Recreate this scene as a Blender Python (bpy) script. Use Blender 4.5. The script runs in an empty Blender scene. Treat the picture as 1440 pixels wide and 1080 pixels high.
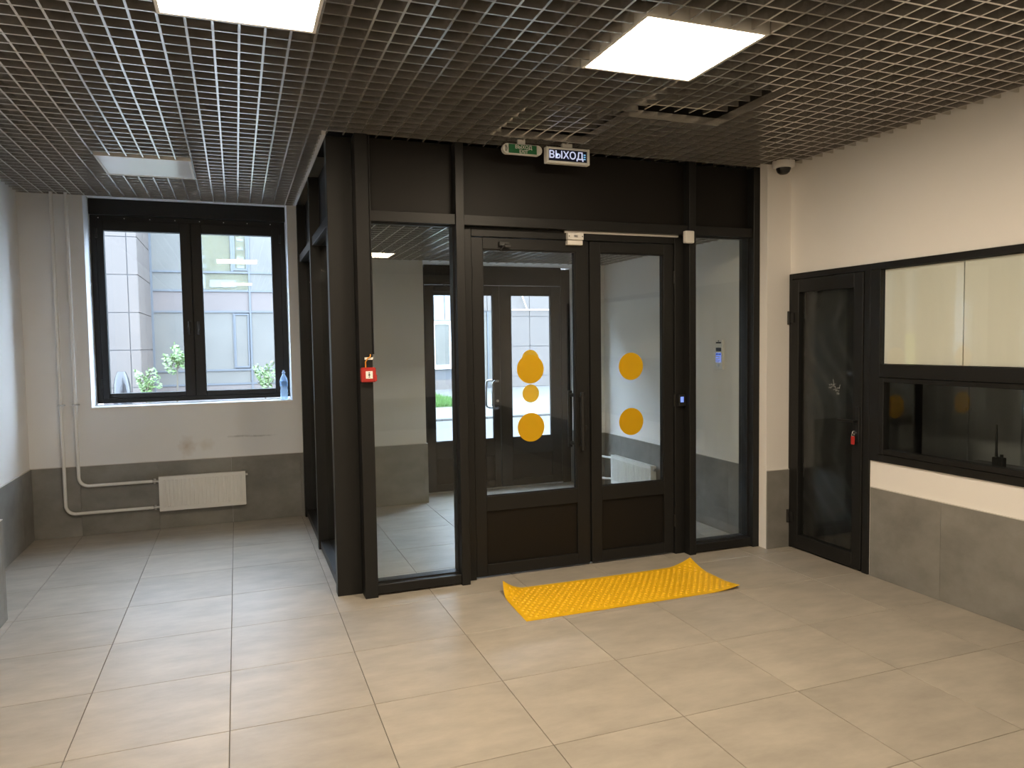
import bpy, bmesh, math, random
from mathutils import Vector, Matrix
random.seed(7)
S = bpy.context.scene
C = S.collection

# ---------------------------------------------------------------- camera
F_PX, YAW, PITCH, ROLL, CAM_H = 1037.26, 0.356177, 0.0552355, -0.0145916, 1.58607
cy, sy, cp, sp = math.cos(YAW), math.sin(YAW), math.cos(PITCH), math.sin(PITCH)
fwd = Vector((sy*cp, cy*cp, -sp)); right = Vector((cy, -sy, 0)); up = right.cross(fwd)
r2 = right*math.cos(ROLL) + up*math.sin(ROLL); u2 = -right*math.sin(ROLL) + up*math.cos(ROLL)
cam_data = bpy.data.cameras.new('camera'); cam = bpy.data.objects.new('camera', cam_data); C.objects.link(cam)
cam_data.sensor_fit = 'HORIZONTAL'; cam_data.sensor_width = 36.0; cam_data.lens = F_PX/1440*36.0
cam_data.clip_start = 0.05; cam_data.clip_end = 300
cam.matrix_world = Matrix((( r2.x, u2.x, -fwd.x, 0), (r2.y, u2.y, -fwd.y, 0), (r2.z, u2.z, -fwd.z, CAM_H), (0, 0, 0, 1)))
S.camera = cam

# ---------------------------------------------------------------- world, exposure
SKY = 9.8
LAMP = 31.0
LAMP_COL = (1.0, 0.82, 0.60)
w = bpy.data.worlds.new('sky'); S.world = w; w.use_nodes = True
bg = w.node_tree.nodes['Background']; bg.inputs[0].default_value = (0.73, 0.90, 1.17, 1); bg.inputs[1].default_value = SKY
S.view_settings.view_transform = 'Standard'; S.view_settings.look = 'None'; S.view_settings.gamma = 1.0
S.view_settings.use_curve_mapping = False
S.view_settings.exposure = 1.0
S.cycles.use_denoising = True
S.cycles.max_bounces = 14; S.cycles.diffuse_bounces = 6; S.cycles.glossy_bounces = 6
S.cycles.transmission_bounces = 8; S.cycles.transparent_max_bounces = 32
S.cycles.sample_clamp_indirect = 8.0
S.cycles.caustics_reflective = False; S.cycles.caustics_refractive = False

# ---------------------------------------------------------------- helpers
WL = {}                                     # world location of each object made here
def tag(o, label=None, cat=None, group=None, kind=None):
    if label: o['label'] = label
    if cat: o['category'] = cat
    if group: o['group'] = group
    if kind: o['kind'] = kind
    return o
def link(name, data, loc, parent=None):
    o = bpy.data.objects.new(name, data); C.objects.link(o)
    loc = Vector(loc); WL[o] = loc
    if parent is not None:
        o.parent = parent; o.location = loc - WL[parent]
    else:
        o.location = loc
    return o
def empty(name, loc, label=None, cat=None, group=None, kind=None):
    o = link(name, None, loc); o.empty_display_size = 0.1
    return tag(o, label, cat, group, kind)

class MB:
    def __init__(self): self.bm = bmesh.new()
    def box(self, x0, x1, y0, y1, z0, z1, bev=0.0):
        bm = self.bm
        v = [bm.verts.new(p) for p in ((x0,y0,z0),(x1,y0,z0),(x1,y1,z0),(x0,y1,z0),(x0,y0,z1),(x1,y0,z1),(x1,y1,z1),(x0,y1,z1))]
        fs = [bm.faces.new([v[i] for i in q]) for q in ((0,3,2,1),(4,5,6,7),(0,1,5,4),(1,2,6,5),(2,3,7,6),(3,0,4,7))]
        if bev > 0:
            es = list({e for f in fs for e in f.edges})
            bmesh.ops.bevel(bm, geom=es, offset=bev, segments=1, affect='EDGES')
        return self
    def quad(self, *p):
        self.bm.faces.new([self.bm.verts.new(q) for q in p]); return self
    def tube(self, pts, r, n=8, cap=True, rs=None):
        bm = self.bm; pts = [Vector(p) for p in pts]; rings = []
        t0 = (pts[1]-pts[0]).normalized()
        a = t0.orthogonal().normalized()
        for i, p in enumerate(pts):
            if i == 0: t = t0
            elif i == len(pts)-1: t = (pts[-1]-pts[-2]).normalized()
            else: t = ((pts[i]-pts[i-1]).normalized() + (pts[i+1]-pts[i]).normalized()).normalized()
            a = (a - t*a.dot(t)).normalized(); b = t.cross(a)
            rr = rs[i] if rs else r
            rings.append([bm.verts.new(p + (a*math.cos(2*math.pi*k/n) + b*math.sin(2*math.pi*k/n))*rr) for k in range(n)])
        for i in range(len(rings)-1):
            for k in range(n):
                bm.faces.new((rings[i][k], rings[i][(k+1) % n], rings[i+1][(k+1) % n], rings[i+1][k]))
        if cap:
            bm.faces.new(rings[0][::-1]); bm.faces.new(rings[-1])
        return self
    def cyl(self, p, q, r, n=16): return self.tube([p, q], r, n)
    def lathe(self, c, prof, n=20):
        bm = self.bm; rings = []
        for r, z in prof:
            rings.append([bm.verts.new((c[0]+r*math.cos(2*math.pi*k/n), c[1]+r*math.sin(2*math.pi*k/n), c[2]+z)) for k in range(n)])
        for i in range(len(rings)-1):
            for k in range(n):
                bm.faces.new((rings[i][k], rings[i][(k+1) % n], rings[i+1][(k+1) % n], rings[i+1][k]))
        bm.faces.new(rings[0][::-1]); bm.faces.new(rings[-1])
        return self
    def disc(self, c, r, axis, th, n=40):
        """flat disc with thickness th; axis 'x' or 'y'"""
        d = Vector((th, 0, 0)) if axis == 'x' else Vector((0, th, 0))
        return self.cyl(Vector(c), Vector(c)+d, r, n)
    def mesh(self, name, origin, mat, smooth=False):
        me = bpy.data.meshes.new(name)
        bmesh.ops.recalc_face_normals(self.bm, faces=self.bm.faces)
        bmesh.ops.translate(self.bm, verts=self.bm.verts, vec=-Vector(origin))
        self.bm.to_mesh(me); self.bm.free()
        for m in (mat if isinstance(mat, (list, tuple)) else [mat]): me.materials.append(m)
        if smooth:
            for p in me.polygons: p.use_smooth = True
        return me
    def build(self, name, mat, parent=None, smooth=False, label=None, cat=None, group=None, kind=None):
        vs = [v.co for v in self.bm.verts]
        o = Vector([(min(v[i] for v in vs)+max(v[i] for v in vs))/2 for i in range(3)]); o.z = min(v.z for v in vs)
        ob = link(name, self.mesh(name, o, mat, smooth), o, parent)
        if smooth: auto_smooth(ob)
        return tag(ob, label, cat, group, kind)
def auto_smooth(ob):
    me = ob.data
    bm = bmesh.new(); bm.from_mesh(me)
    for e in bm.edges:
        if len(e.link_faces) == 2 and e.calc_face_angle(0) > math.radians(38): e.smooth = False
    bm.to_mesh(me); bm.free()
def box(name, b, mat, parent=None, bev=0.0, **k):
    return MB().box(*b, bev=bev).build(name, mat, parent, **k)
def arc(c, r, a0, a1, u, v, n=8):
    c, u, v = Vector(c), Vector(u), Vector(v)
    return [c + u*r*math.cos(a0+(a1-a0)*i/n) + v*r*math.sin(a0+(a1-a0)*i/n) for i in range(n+1)]
def text(name, s, size, loc, rot, mat, parent, ext=0.0006, sx=1.0, bold=0.0):
    cu = bpy.data.curves.new(name, 'FONT'); cu.body = s; cu.size = size; cu.align_x = 'CENTER'; cu.align_y = 'CENTER'
    cu.extrude = ext
    tmp = bpy.data.objects.new(name, cu); C.objects.link(tmp)
    dg = bpy.context.evaluated_depsgraph_get(); dg.update()
    me = bpy.data.meshes.new_from_object(tmp.evaluated_get(dg)); me.name = name
    bpy.data.objects.remove(tmp); bpy.data.curves.remove(cu)
    if bold:
        b0 = bmesh.new()
        for dx, dy in ((-bold, 0), (bold, 0), (0, -bold), (0, bold)):
            n0 = len(b0.verts); b0.from_mesh(me); b0.verts.ensure_lookup_table()
            for v in b0.verts[n0:]: v.co.x += dx; v.co.y += dy; v.co.z += (dx-dy*0.5)*0.2
        b0.to_mesh(me); b0.free()
    me.materials.clear(); me.materials.append(mat)
    o = link(name, me, loc, parent); o.rotation_euler = rot; o.scale = (sx, 1, 1)
    return o

# ---------------------------------------------------------------- materials
def nodes(name):
    m = bpy.data.materials.new(name); m.use_nodes = True
    nt = m.node_tree; return m, nt, nt.nodes['Principled BSDF']
def pm(name, col, rough=0.5, metal=0.0, var=0.0, vscale=4.0, bump=0.0, bscale=60.0, objrand=0.0, spec=0.5, stretch=(1, 1, 1)):
    m, nt, b = nodes(name); N = nt.nodes; L = nt.links
    b.inputs['Base Color'].default_value = (*col, 1); b.inputs['Roughness'].default_value = rough
    b.inputs['Metallic'].default_value = metal; b.inputs['Specular IOR Level'].default_value = spec
    geo = N.new('ShaderNodeNewGeometry')
    vec = geo.outputs['Position']
    if objrand or stretch != (1, 1, 1):
        oi = N.new('ShaderNodeObjectInfo'); mul = N.new('ShaderNodeVectorMath'); mul.operation = 'MULTIPLY_ADD'
        mul.inputs[1].default_value = stretch
        L.new(vec, mul.inputs[0])
        sc = N.new('ShaderNodeMath'); sc.operation = 'MULTIPLY'; sc.inputs[1].default_value = 37.0 if objrand else 0.0
        L.new(oi.outputs['Random'], sc.inputs[0]); L.new(sc.outputs[0], mul.inputs[2]); vec = mul.outputs[0]
    if var or objrand:
        mr = N.new('ShaderNodeMapRange'); mr.inputs['To Min'].default_value = 1-var; mr.inputs['To Max'].default_value = 1+var
        mr.inputs['From Min'].default_value = 0.25; mr.inputs['From Max'].default_value = 0.75
        nz = N.new('ShaderNodeTexNoise'); nz.inputs['Scale'].default_value = vscale; nz.inputs['Detail'].default_value = 7
        nz.inputs['Roughness'].default_value = 0.62
        L.new(vec, nz.inputs['Vector']); L.new(nz.outputs['Fac'], mr.inputs['Value'])
        val = mr.outputs['Result']
        if objrand:
            ma = N.new('ShaderNodeMath'); ma.operation = 'MULTIPLY_ADD'; ma.inputs[1].default_value = objrand; ma.inputs[2].default_value = 1-objrand/2
            L.new(oi.outputs['Random'], ma.inputs[0])
            mm = N.new('ShaderNodeMath'); mm.operation = 'MULTIPLY'; L.new(val, mm.inputs[0]); L.new(ma.outputs[0], mm.inputs[1]); val = mm.outputs[0]
        vm = N.new('ShaderNodeVectorMath'); vm.operation = 'SCALE'; vm.inputs[0].default_value = col
        L.new(val, vm.inputs['Scale']); L.new(vm.outputs[0], b.inputs['Base Color'])
    if bump:
        nb = N.new('ShaderNodeTexNoise'); nb.inputs['Scale'].default_value = bscale; nb.inputs['Detail'].default_value = 4
        L.new(vec, nb.inputs['Vector'])
        bp = N.new('ShaderNodeBump'); bp.inputs['Strength'].default_value = bump; bp.inputs['Distance'].default_value = 0.01
        L.new(nb.outputs['Fac'], bp.inputs['Height']); L.new(bp.outputs[0], b.inputs['Normal'])
    return m
def glass(name, tint=(0.95, 0.97, 0.96), f0=0.04):
    """thin pane: transparent with a Fresnel-weighted mirror coat"""
    m = bpy.data.materials.new(name); m.use_nodes = True; nt = m.node_tree; N = nt.nodes; L = nt.links; N.clear()
    out = N.new('ShaderNodeOutputMaterial'); mx = N.new('ShaderNodeMixShader')
    tr = N.new('ShaderNodeBsdfTransparent'); tr.inputs[0].default_value = (*tint, 1)
    gl = N.new('ShaderNodeBsdfGlossy'); gl.inputs['Roughness'].default_value = 0.0
    lw = N.new('ShaderNodeLayerWeight'); lw.inputs['Blend'].default_value = 0.5
    pw = N.new('ShaderNodeMath'); pw.operation = 'POWER'; pw.inputs[1].default_value = 5
    ma = N.new('ShaderNodeMath'); ma.operation = 'MULTIPLY_ADD'; ma.inputs[1].default_value = 1-f0; ma.inputs[2].default_value = f0
    L.new(lw.outputs['Facing'], pw.inputs[0]); L.new(pw.outputs[0], ma.inputs[0]); L.new(ma.outputs[0], mx.inputs[0])
    L.new(tr.outputs[0], mx.inputs[1]); L.new(gl.outputs[0], mx.inputs[2]); L.new(mx.outputs[0], out.inputs[0])
    return m
def emit(name, col, strength):
    m, nt, b = nodes(name)
    b.inputs['Base Color'].default_value = (*[min(c, .8) for c in col], 1); b.inputs['Emission Color'].default_value = (*col, 1)
    b.inputs['Emission Strength'].default_value = strength
    return m

M = {}
M['wall'] = pm('white_wall_paint', (0.87, 0.85, 0.825), 0.75, var=0.02, vscale=1.2, bump=0.06, bscale=140)
M['floor_tile'] = pm('beige_grey_porcelain', (0.388, 0.353, 0.300), 0.40, var=0.19, vscale=3.2, objrand=0.09, stretch=(1, 2.2, 1), bump=0.02, bscale=90, spec=0.4)
M['grout'] = pm('grout', (0.12, 0.115, 0.105), 0.9)
M['dado_tile'] = pm('grey_concrete_look_tile', (0.235, 0.228, 0.212), 0.5, var=0.24, vscale=3.5, objrand=0.07, stretch=(1, 1, 1.3), spec=0.35)
M['dado_edge'] = pm('white_edge_bead', (0.62, 0.60, 0.57), 0.6)
M['frame'] = pm('anthracite_powder_coat', (0.012, 0.012, 0.0118), 0.42, var=0.05, vscale=20, bump=0.01, bscale=400, spec=0.3)
M['panel'] = pm('black_brown_infill', (0.008, 0.0068, 0.0055), 0.5, spec=0.25)
M['gasket'] = pm('black_gasket', (0.008, 0.008, 0.008), 0.6)
M['glass'] = glass('clear_glass')
M['blade'] = pm('silver_painted_blade', (0.78, 0.75, 0.71), 0.26, metal=0.9)
M['slab'] = pm('dark_painted_slab', (0.030, 0.027, 0.025), 0.9)
M['white_metal'] = pm('white_enamel', (0.78, 0.77, 0.74), 0.35, var=0.02, vscale=8)
M['white_plastic'] = pm('white_plastic', (0.72, 0.70, 0.66), 0.45)
M['black_plastic'] = pm('black_plastic', (0.012, 0.012, 0.012), 0.4)
M['black_metal'] = pm('black_metal', (0.010, 0.010, 0.010), 0.3, spec=0.5)
M['steel'] = pm('brushed_steel', (0.55, 0.55, 0.55), 0.3, metal=1.0)
def vinyl():
    m = pm('yellow_vinyl_film', (0.80, 0.50, 0.006), 0.5); nt = m.node_tree; N = nt.nodes; L = nt.links
    t = N.new('ShaderNodeBsdfTranslucent'); t.inputs[0].default_value = (0.88, 0.58, 0.008, 1)
    mx = N.new('ShaderNodeMixShader'); mx.inputs[0].default_value = 0.4
    L.new(N['Principled BSDF'].outputs[0], mx.inputs[1]); L.new(t.outputs[0], mx.inputs[2]); L.new(mx.outputs[0], N['Material Output'].inputs[0])
    return m
M['yellow'] = vinyl()
M['dark_steel'] = pm('dull_steel', (0.20, 0.20, 0.20), 0.35, metal=1.0)
M['mat'] = pm('yellow_polyurethane', (0.80, 0.47, 0.012), 0.42, var=0.05, vscale=9)
M['red'] = pm('red_plastic', (0.42, 0.025, 0.02), 0.35)
M['orange'] = pm('orange_wire', (0.75, 0.30, 0.03), 0.5)
M['green_sign'] = pm('green_sign_face', (0.01, 0.16, 0.05), 0.4)
M['sign_white'] = pm('sign_white', (0.85, 0.85, 0.82), 0.5)
M['sign_dark'] = pm('sign_dark_blue', (0.012, 0.018, 0.05), 0.3)
M['sign_letters'] = emit('lit_letters', (0.62, 0.68, 1.0), 0.30)
M['sign_arrow'] = emit('lit_arrow', (0.25, 0.6, 1.0), 0.35)
M['blue_lit'] = emit('blue_backlight', (0.16, 0.27, 1.0), 0.45)
M['display'] = pm('display', (0.02, 0.02, 0.03), 0.2)
M['board'] = pm('cream_board', (0.90, 0.87, 0.81), 0.8)
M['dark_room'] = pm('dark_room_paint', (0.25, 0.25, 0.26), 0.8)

def film_mat():
    m, nt, b = nodes('black_polythene'); N = nt.nodes; L = nt.links
    b.inputs['Base Color'].default_value = (0.012, 0.012, 0.013, 1); b.inputs['Roughness'].default_value = 0.28
    return m
M['film'] = film_mat()

def diffuser_mat(name, power, col):
    m, nt, b = nodes(name); N = nt.nodes; L = nt.links
    b.inputs['Base Color'].default_value = (0.8, 0.8, 0.78, 1); b.inputs['Roughness'].default_value = 0.4
    tc = N.new('ShaderNodeTexCoord')
    sep = N.new('ShaderNodeSeparateXYZ'); L.new(tc.outputs['Object'], sep.inputs[0])
    def cosw(out, per, ph):
        a = N.new('ShaderNodeMath'); a.operation = 'MULTIPLY_ADD'; a.inputs[1].default_value = 2*math.pi/per; a.inputs[2].default_value = ph
        c = N.new('ShaderNodeMath'); c.operation = 'COSINE'; L.new(out, a.inputs[0]); L.new(a.outputs[0], c.inputs[0]); return c.outputs[0]
    rows = cosw(sep.outputs['Y'], 0.145, math.pi)
    dots = cosw(sep.outputs['X'], 0.032, 0)
    p = N.new('ShaderNodeMath'); p.operation = 'MULTIPLY_ADD'; p.inputs[1].default_value = 0.42; p.inputs[2].default_value = 0.58; L.new(rows, p.inputs[0])
    q = N.new('ShaderNodeMath'); q.operation = 'MULTIPLY_ADD'; q.inputs[1].default_value = 0.10; q.inputs[2].default_value = 0.9; L.new(dots, q.inputs[0])
    r = N.new('ShaderNodeMath'); r.operation = 'MULTIPLY'; L.new(p.outputs[0], r.inputs[0]); L.new(q.outputs[0], r.inputs[1])
    s = N.new('ShaderNodeMath'); s.operation = 'MULTIPLY'; s.inputs[1].default_value = power*1.7; L.new(r.outputs[0], s.inputs[0])
    b.inputs['Emission Color'].default_value = (*col, 1); L.new(s.outputs[0], b.inputs['Emission Strength'])
    return m
M['lit'] = diffuser_mat('lit_prismatic_diffuser', LAMP, LAMP_COL)
M['unlit'] = pm('opal_diffuser_unlit', (0.88, 0.88, 0.88), 0.22, spec=0.7)

def far_wall_mat():
    """white paint with a rust stain and scuffs near the radiator"""
    m = pm('stained_white_paint', (0.78, 0.785, 0.79), 0.75, var=0.025, vscale=1.5, bump=0.06, bscale=140)
    nt = m.node_tree; N = nt.nodes; L = nt.links; b = N['Principled BSDF']
    src = b.inputs['Base Color'].links[0].from_socket
    geo = N.new('ShaderNodeNewGeometry')
    def blob(c, r, sx, sz):
        a = N.new('ShaderNodeVectorMath'); a.operation = 'SUBTRACT'; a.inputs[1].default_value = c; L.new(geo.outputs['Position'], a.inputs[0])
        s = N.new('ShaderNodeVectorMath'); s.operation = 'MULTIPLY'; s.inputs[1].default_value = (sx, 0, sz); L.new(a.outputs[0], s.inputs[0])
        nz = N.new('ShaderNodeTexNoise'); nz.inputs['Scale'].default_value = 28; L.new(geo.outputs['Position'], nz.inputs['Vector'])
        ln = N.new('ShaderNodeVectorMath'); ln.operation = 'LENGTH'; L.new(s.outputs[0], ln.inputs[0])
        ad = N.new('ShaderNodeMath'); ad.operation = 'MULTIPLY_ADD'; ad.inputs[1].default_value = r*0.9; L.new(nz.outputs['Fac'], ad.inputs[0]); L.new(ln.outputs['Value'], ad.inputs[2])
        mr = N.new('ShaderNodeMapRange'); mr.inputs['From Min'].default_value = r*0.45; mr.inputs['From Max'].default_value = r*1.5
        mr.inputs['To Min'].default_value = 1; mr.inputs['To Max'].default_value = 0; L.new(ad.outputs[0], mr.inputs['Value'])
        return mr.outputs['Result']
    for c, r, sx, sz, col, k in (((-0.44, 7.1, 0.715), 0.075, 1.0, 0.75, (0.42, 0.30, 0.19), 0.5), ((-0.28, 7.1, 0.72), 0.06, 0.8, 1.0, (0.5, 0.42, 0.33), 0.35),
                              ((0.0, 7.1, 0.782), 0.012, 0.09, 1.0, (0.2, 0.2, 0.2), 0.5), ((0.17, 7.1, 0.775), 0.010, 0.07, 1.0, (0.2, 0.2, 0.2), 0.5)):
        f = blob(c, r, sx, sz)
        kk = N.new('ShaderNodeMath'); kk.operation = 'MULTIPLY'; kk.inputs[1].default_value = k; L.new(f, kk.inputs[0])
        mx = N.new('ShaderNodeMix'); mx.data_type = 'RGBA'; L.new(kk.outputs[0], mx.inputs[0]); L.new(src, mx.inputs[6]); mx.inputs[7].default_value = (*col, 1)
        src = mx.outputs[2]
    L.new(src, b.inputs['Base Color'])
    return m
M['far_wall'] = far_wall_mat()

# outdoors
M['clad'] = pm('pinkish_grey_cladding', (0.092, 0.079, 0.071), 0.6, var=0.03, vscale=0.7, objrand=0.05, spec=0.1)
M['clad_lilac'] = pm('lilac_grey_cladding', (0.108, 0.093, 0.086), 0.6, var=0.03, vscale=0.7, objrand=0.05, spec=0.1)
M['clad_white'] = pm('white_cladding', (0.143, 0.141, 0.139), 0.6, objrand=0.03, var=0.02)
M['joint'] = pm('dark_joint', (0.067, 0.067, 0.071), 0.9)
M['alu'] = pm('grey_blue_aluminium', (0.055, 0.061, 0.069), 0.5)
M['office_glass'] = pm('pale_office_glass', (0.103, 0.098, 0.088), 0.45, var=0.12, vscale=0.8, spec=0.12)
M['office_warm'] = pm('warm_office_glass', (0.125, 0.11, 0.07), 0.45, var=0.2, vscale=2.0, spec=0.12)
M['spandrel'] = pm('pink_spandrel', (0.115, 0.098, 0.091), 0.5, var=0.04, vscale=1, spec=0.1)
M['asphalt'] = pm('pale_asphalt', (0.060, 0.055, 0.050), 0.9, var=0.07, vscale=1.0)
M['paving'] = pm('pale_paving', (0.090, 0.084, 0.078), 0.9, var=0.05, vscale=2)
M['kerb'] = pm('kerb_concrete', (0.045, 0.042, 0.039), 0.9)
M['grass'] = pm('grass_blade', (0.042, 0.102, 0.011), 0.6, var=0.3, vscale=5)
M['soil'] = pm('soil', (0.042, 0.066, 0.015), 0.95)
M['leaf'] = pm('light_green_leaf', (0.066, 0.114, 0.030), 0.55, var=0.35, vscale=7)
M['bark'] = pm('bark', (0.072, 0.060, 0.042), 0.9)
M['bag'] = pm('black_bag', (0.012, 0.012, 0.014), 0.22, bump=0.5, bscale=14)
M['office_clear'] = glass('office_clear_glass', (0.93, 0.95, 0.95), 0.004)
M['sign_pale'] = pm('pale_interior_white', (0.17, 0.165, 0.15), 0.6)
M['sign_yellow'] = pm('yellow_board', (0.252, 0.176, 0.013), 0.6)

# ---------------------------------------------------------------- main dimensions (metres)
XL, XLN, XR = -1.643, -1.33, 3.93          # left wall, near left wall, right wall
YW, YB = 7.10, -4.2                        # window wall, wall behind the camera
YN = 5.04                                  # end of the near left wall
ZC, ZV = 2.87, 2.40                        # hall and vestibule ceiling
VX0, VX1, VY0, VY1 = 0.55, 3.75, 4.69, 7.18 # vestibule
TX, TY, T = -0.6786, 2.6005, 0.6           # tile grid
GX, GY = -0.25, 2.59                       # ceiling module grid
ZS = 3.35                                  # slab

# ---------------------------------------------------------------- floor
fl = box('floor', (XL-0.3, 4.0, YB-0.2, 7.9, -0.16, -0.004), M['grout'], kind='structure', label='beige grey porcelain tiled floor of the hall and vestibule', cat='floor')
tile_cache = {}
def tile(x0, x1, y0, y1, parent):
    k = (round(x1-x0, 3), round(y1-y0, 3))
    if k not in tile_cache:
        a, b = k[0]/2, k[1]/2
        tile_cache[k] = MB().box(-a, a, -b, b, -0.0039, 0.004, bev=0.0012).mesh('tile', (0, 0, 0), M['floor_tile'])
    link('tile', tile_cache[k], ((x0+x1)/2, (y0+y1)/2, -0.004), parent)
g = 0.0014
for i in range(-3, 9):
    for j in range(-13, 10):
        x0, x1, y0, y1 = TX+T*i, TX+T*(i+1), TY+T*j, TY+T*(j+1)
        for (a0, a1, b0, b1) in ((XL, XR, YB, YW), (VX0+0.15, VX1, YW, 7.62)):
            c0, c1, d0, d1 = max(x0+g, a0), min(x1-g, a1), max(y0+g, b0), min(y1-g, b1)
            if c1-c0 > 0.02 and d1-d0 > 0.02: tile(c0, c1, d0, d1, fl)

# ---------------------------------------------------------------- walls (boxes around their openings)
def wall(name, boxes, mat, label):
    m = MB()
    for b in boxes: m.box(*b)
    return m.build(name, mat, kind='structure', label=label, cat='wall')
dado_cache = {}
def dado(parent, axis, v, sgn, a0, a1, grid):
    """row of 0.6 m wall tiles proud of the wall: axis 'x' runs along x at y=v; sgn = outward direction"""
    k0 = math.floor((a0-grid)/T)
    segs = []
    while True:
        s0, s1 = max(grid+T*k0, a0), min(grid+T*(k0+1), a1)
        if s0 >= a1-1e-6: break
        if s1-s0 > 0.02: segs.append((s0+0.0005, s1-0.0005))
        k0 += 1
    for s0, s1 in segs:
        L = round(s1-s0, 3); key = (axis, L, sgn)
        if key not in dado_cache:
            lo, hi = (0, 0.012) if sgn > 0 else (-0.012, 0)
            b = (-L/2, L/2, lo, hi, 0, 0.595) if axis == 'x' else (lo, hi, -L/2, L/2, 0, 0.595)
            dado_cache[key] = MB().box(*b, bev=0.001).mesh('dado_tile', (0, 0, 0), M['dado_tile'])
        c = (s0+s1)/2
        link('dado_tile', dado_cache[key], (c, v, 0.0005) if axis == 'x' else (v, c, 0.0005), parent)
    lo, hi = sorted((v, v+sgn*0.0125))
    b = (a0, a1, lo, hi, 0.5955, 0.600) if axis == 'x' else (lo, hi, a0, a1, 0.5955, 0.600)
    box('edge_bead', b, M['dado_edge'], parent)

WX0, WX1, WZ0 = -1.169, 0.467, 1.092         # window opening
wf = wall('wall_far', [(XL-0.3, WX0, YW, 7.7, 0, ZS), (WX1, VX0+0.05, YW, 7.7, 0, ZS), (WX0, WX1, YW, 7.7, 0, WZ0-0.02), (WX0, WX1, YW, 7.7, 2.90, ZS)],
          M['far_wall'], 'white wall with the large window above the radiator')
dado(wf, 'x', YW, -1, XL+0.012, VX0, TX)
wl = wall('wall_left', [(XL-0.3, XL, YN-0.3, YW, 0, ZS)], M['wall'], 'white side wall meeting the window wall, grey tile dado')
dado(wl, 'y', XL, 1, YN, YW, TY)
wn = wall('wall_left_near', [(XL-0.3, XLN, YB, YN, 0, ZS)], M['wall'], 'projecting white wall with a grey tile dado, nearer than the window corner')
dado(wn, 'y', XLN, 1, YB+0.05, YN+0.012, TY)
dado(wn, 'x', YN, 1, XL+0.012, XLN, TX)
# right wall with the opening for the staff door and the service window
DY0, DY1, SY0 = 3.74, 4.505, 0.9             # door opening, window far end
wr = wall('wall_right', [(XR, XR+0.2, YB, SY0, 0, ZS), (XR, XR+0.2, SY0, 4.505, 2.075, ZS), (XR, XR+0.2, SY0, DY0, 0, 0.775)],
          M['wall'], 'white wall holding the staff door and service window')
dado(wr, 'y', XR, -1, YB+0.05, DY0-0.012, TY)
wp = wall('wall_pier', [(3.712, XR+0.2, 4.505, 4.62, 0, ZS)], M['wall'], 'narrow white pier between glazed partition and staff door')
dado(wp, 'x', 4.505, -1, 3.712, XR, TX)
wv = wall('wall_vestibule_side', [(VX1, XR+0.2, 4.62, 7.7, 0, ZS)], M['wall'], 'white vestibule side wall with intercom and radiator')
dado(wv, 'y', VX1, -1, 4.76, VY1-0.012, TY)
OX0, OX1 = 1.748, 3.53
wo = wall('wall_vestibule_far', [(VX0+0.05, OX0, VY1, 7.7, 0, ZS), (OX1, VX1, VY1, 7.7, 0, ZS), (OX0, OX1, VY1, 7.7, ZV+0.02, ZS)],
          M['wall'], 'white vestibule wall around the outer street doors')
dado(wo, 'x', VY1, -1, VX0+0.2, OX0+0.012, TX); dado(wo, 'x', VY1, -1, OX1-0.012, VX1-0.012, TX)
dado(wo, 'y', OX0, 1, VY1, 7.56, TY); dado(wo, 'y', OX1, -1, VY1, 7.56, TY)
# wall behind the camera
wb = wall('wall_rear', [(XL-0.3, XR+0.2, YB-0.4, YB, 0, ZS)], M['wall'], 'white wall at the other end of the hall')
dado(wb, 'x', YB, 1, XLN+0.012, XR-0.012, TX)

# ---------------------------------------------------------------- ceilings
def ceiling(name, slab, regions, z, lamps, label):
    par = box(name, slab, M['slab'], kind='structure', label=label, cat='ceiling')
    cache = {}
    for (rx0, rx1, ry0, ry1, skip) in regions:
        for i in range(-4, 9):
            for j in range(-13, 10):
                x0, y0 = GX+T*i, GY+T*j
                if (i, j) in lamps: continue
                a0, a1, b0, b1 = max(x0, rx0), min(x0+T, rx1), max(y0, ry0), min(y0+T, ry1)
                if a1-a0 < 0.03 or b1-b0 < 0.03: continue
                key = tuple(round(v, 3) for v in (a0-x0, a1-x0, b0-y0, b1-y0))
                if key not in cache:
                    m = MB(); e = 0.005; h = 0.045
                    for k in range(6):
                        q = k*0.1+0.002
                        if key[0]-1e-6 <= q < key[1]: m.box(q-e, q+e, key[2], key[3]-0.001, 0.0006, h)
                        if key[2]-1e-6 <= q < key[3]: m.box(key[0], key[1]-0.001, q-e, q+e, 0.0, h-0.0006)
                    cache[key] = m.mesh('ceiling_panel', (0, 0, 0), M['blade'])
                dz = random.uniform(0, 0.004)
                if (i, j) in LIFT: dz += LIFT[(i, j)]
                o = link('ceiling_panel', cache[key], (x0, y0, z+dz), par)
                if (i, j) in LIFT: o.rotation_euler = (0.02, -0.02, 0)
    return par
LIFT = {(4, 1): 0.035, (3, 2): 0.02}
hall_lamps = {(3, 0), (0, 0), (-1, 5), (0, -7), (3, -7)}
ceiling('ceiling', (XL-0.3, 4.13, YB-0.4, 7.7, ZS, ZS+0.15),
        [(XL+0.004, VX0-0.004, YB+0.004, YW-0.004, 0), (VX0-0.003, XR-0.004, YB+0.004, 4.66, 0)], ZC, hall_lamps, 'grey open-cell grid ceiling of the hall with dark void above')
vest_lamps = set()
GX_h, GY_h = GX, GY
GX, GY = -0.29, 2.36
LIFT = {}
ceiling('ceiling_vestibule', (VX0+0.1, VX1, VY0+0.1, VY1, 2.72, 2.76), [(0.70, VX1-0.004, 4.78, VY1-0.004, 0)], ZV, vest_lamps, 'lower grey open-cell grid ceiling inside the vestibule')
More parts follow.
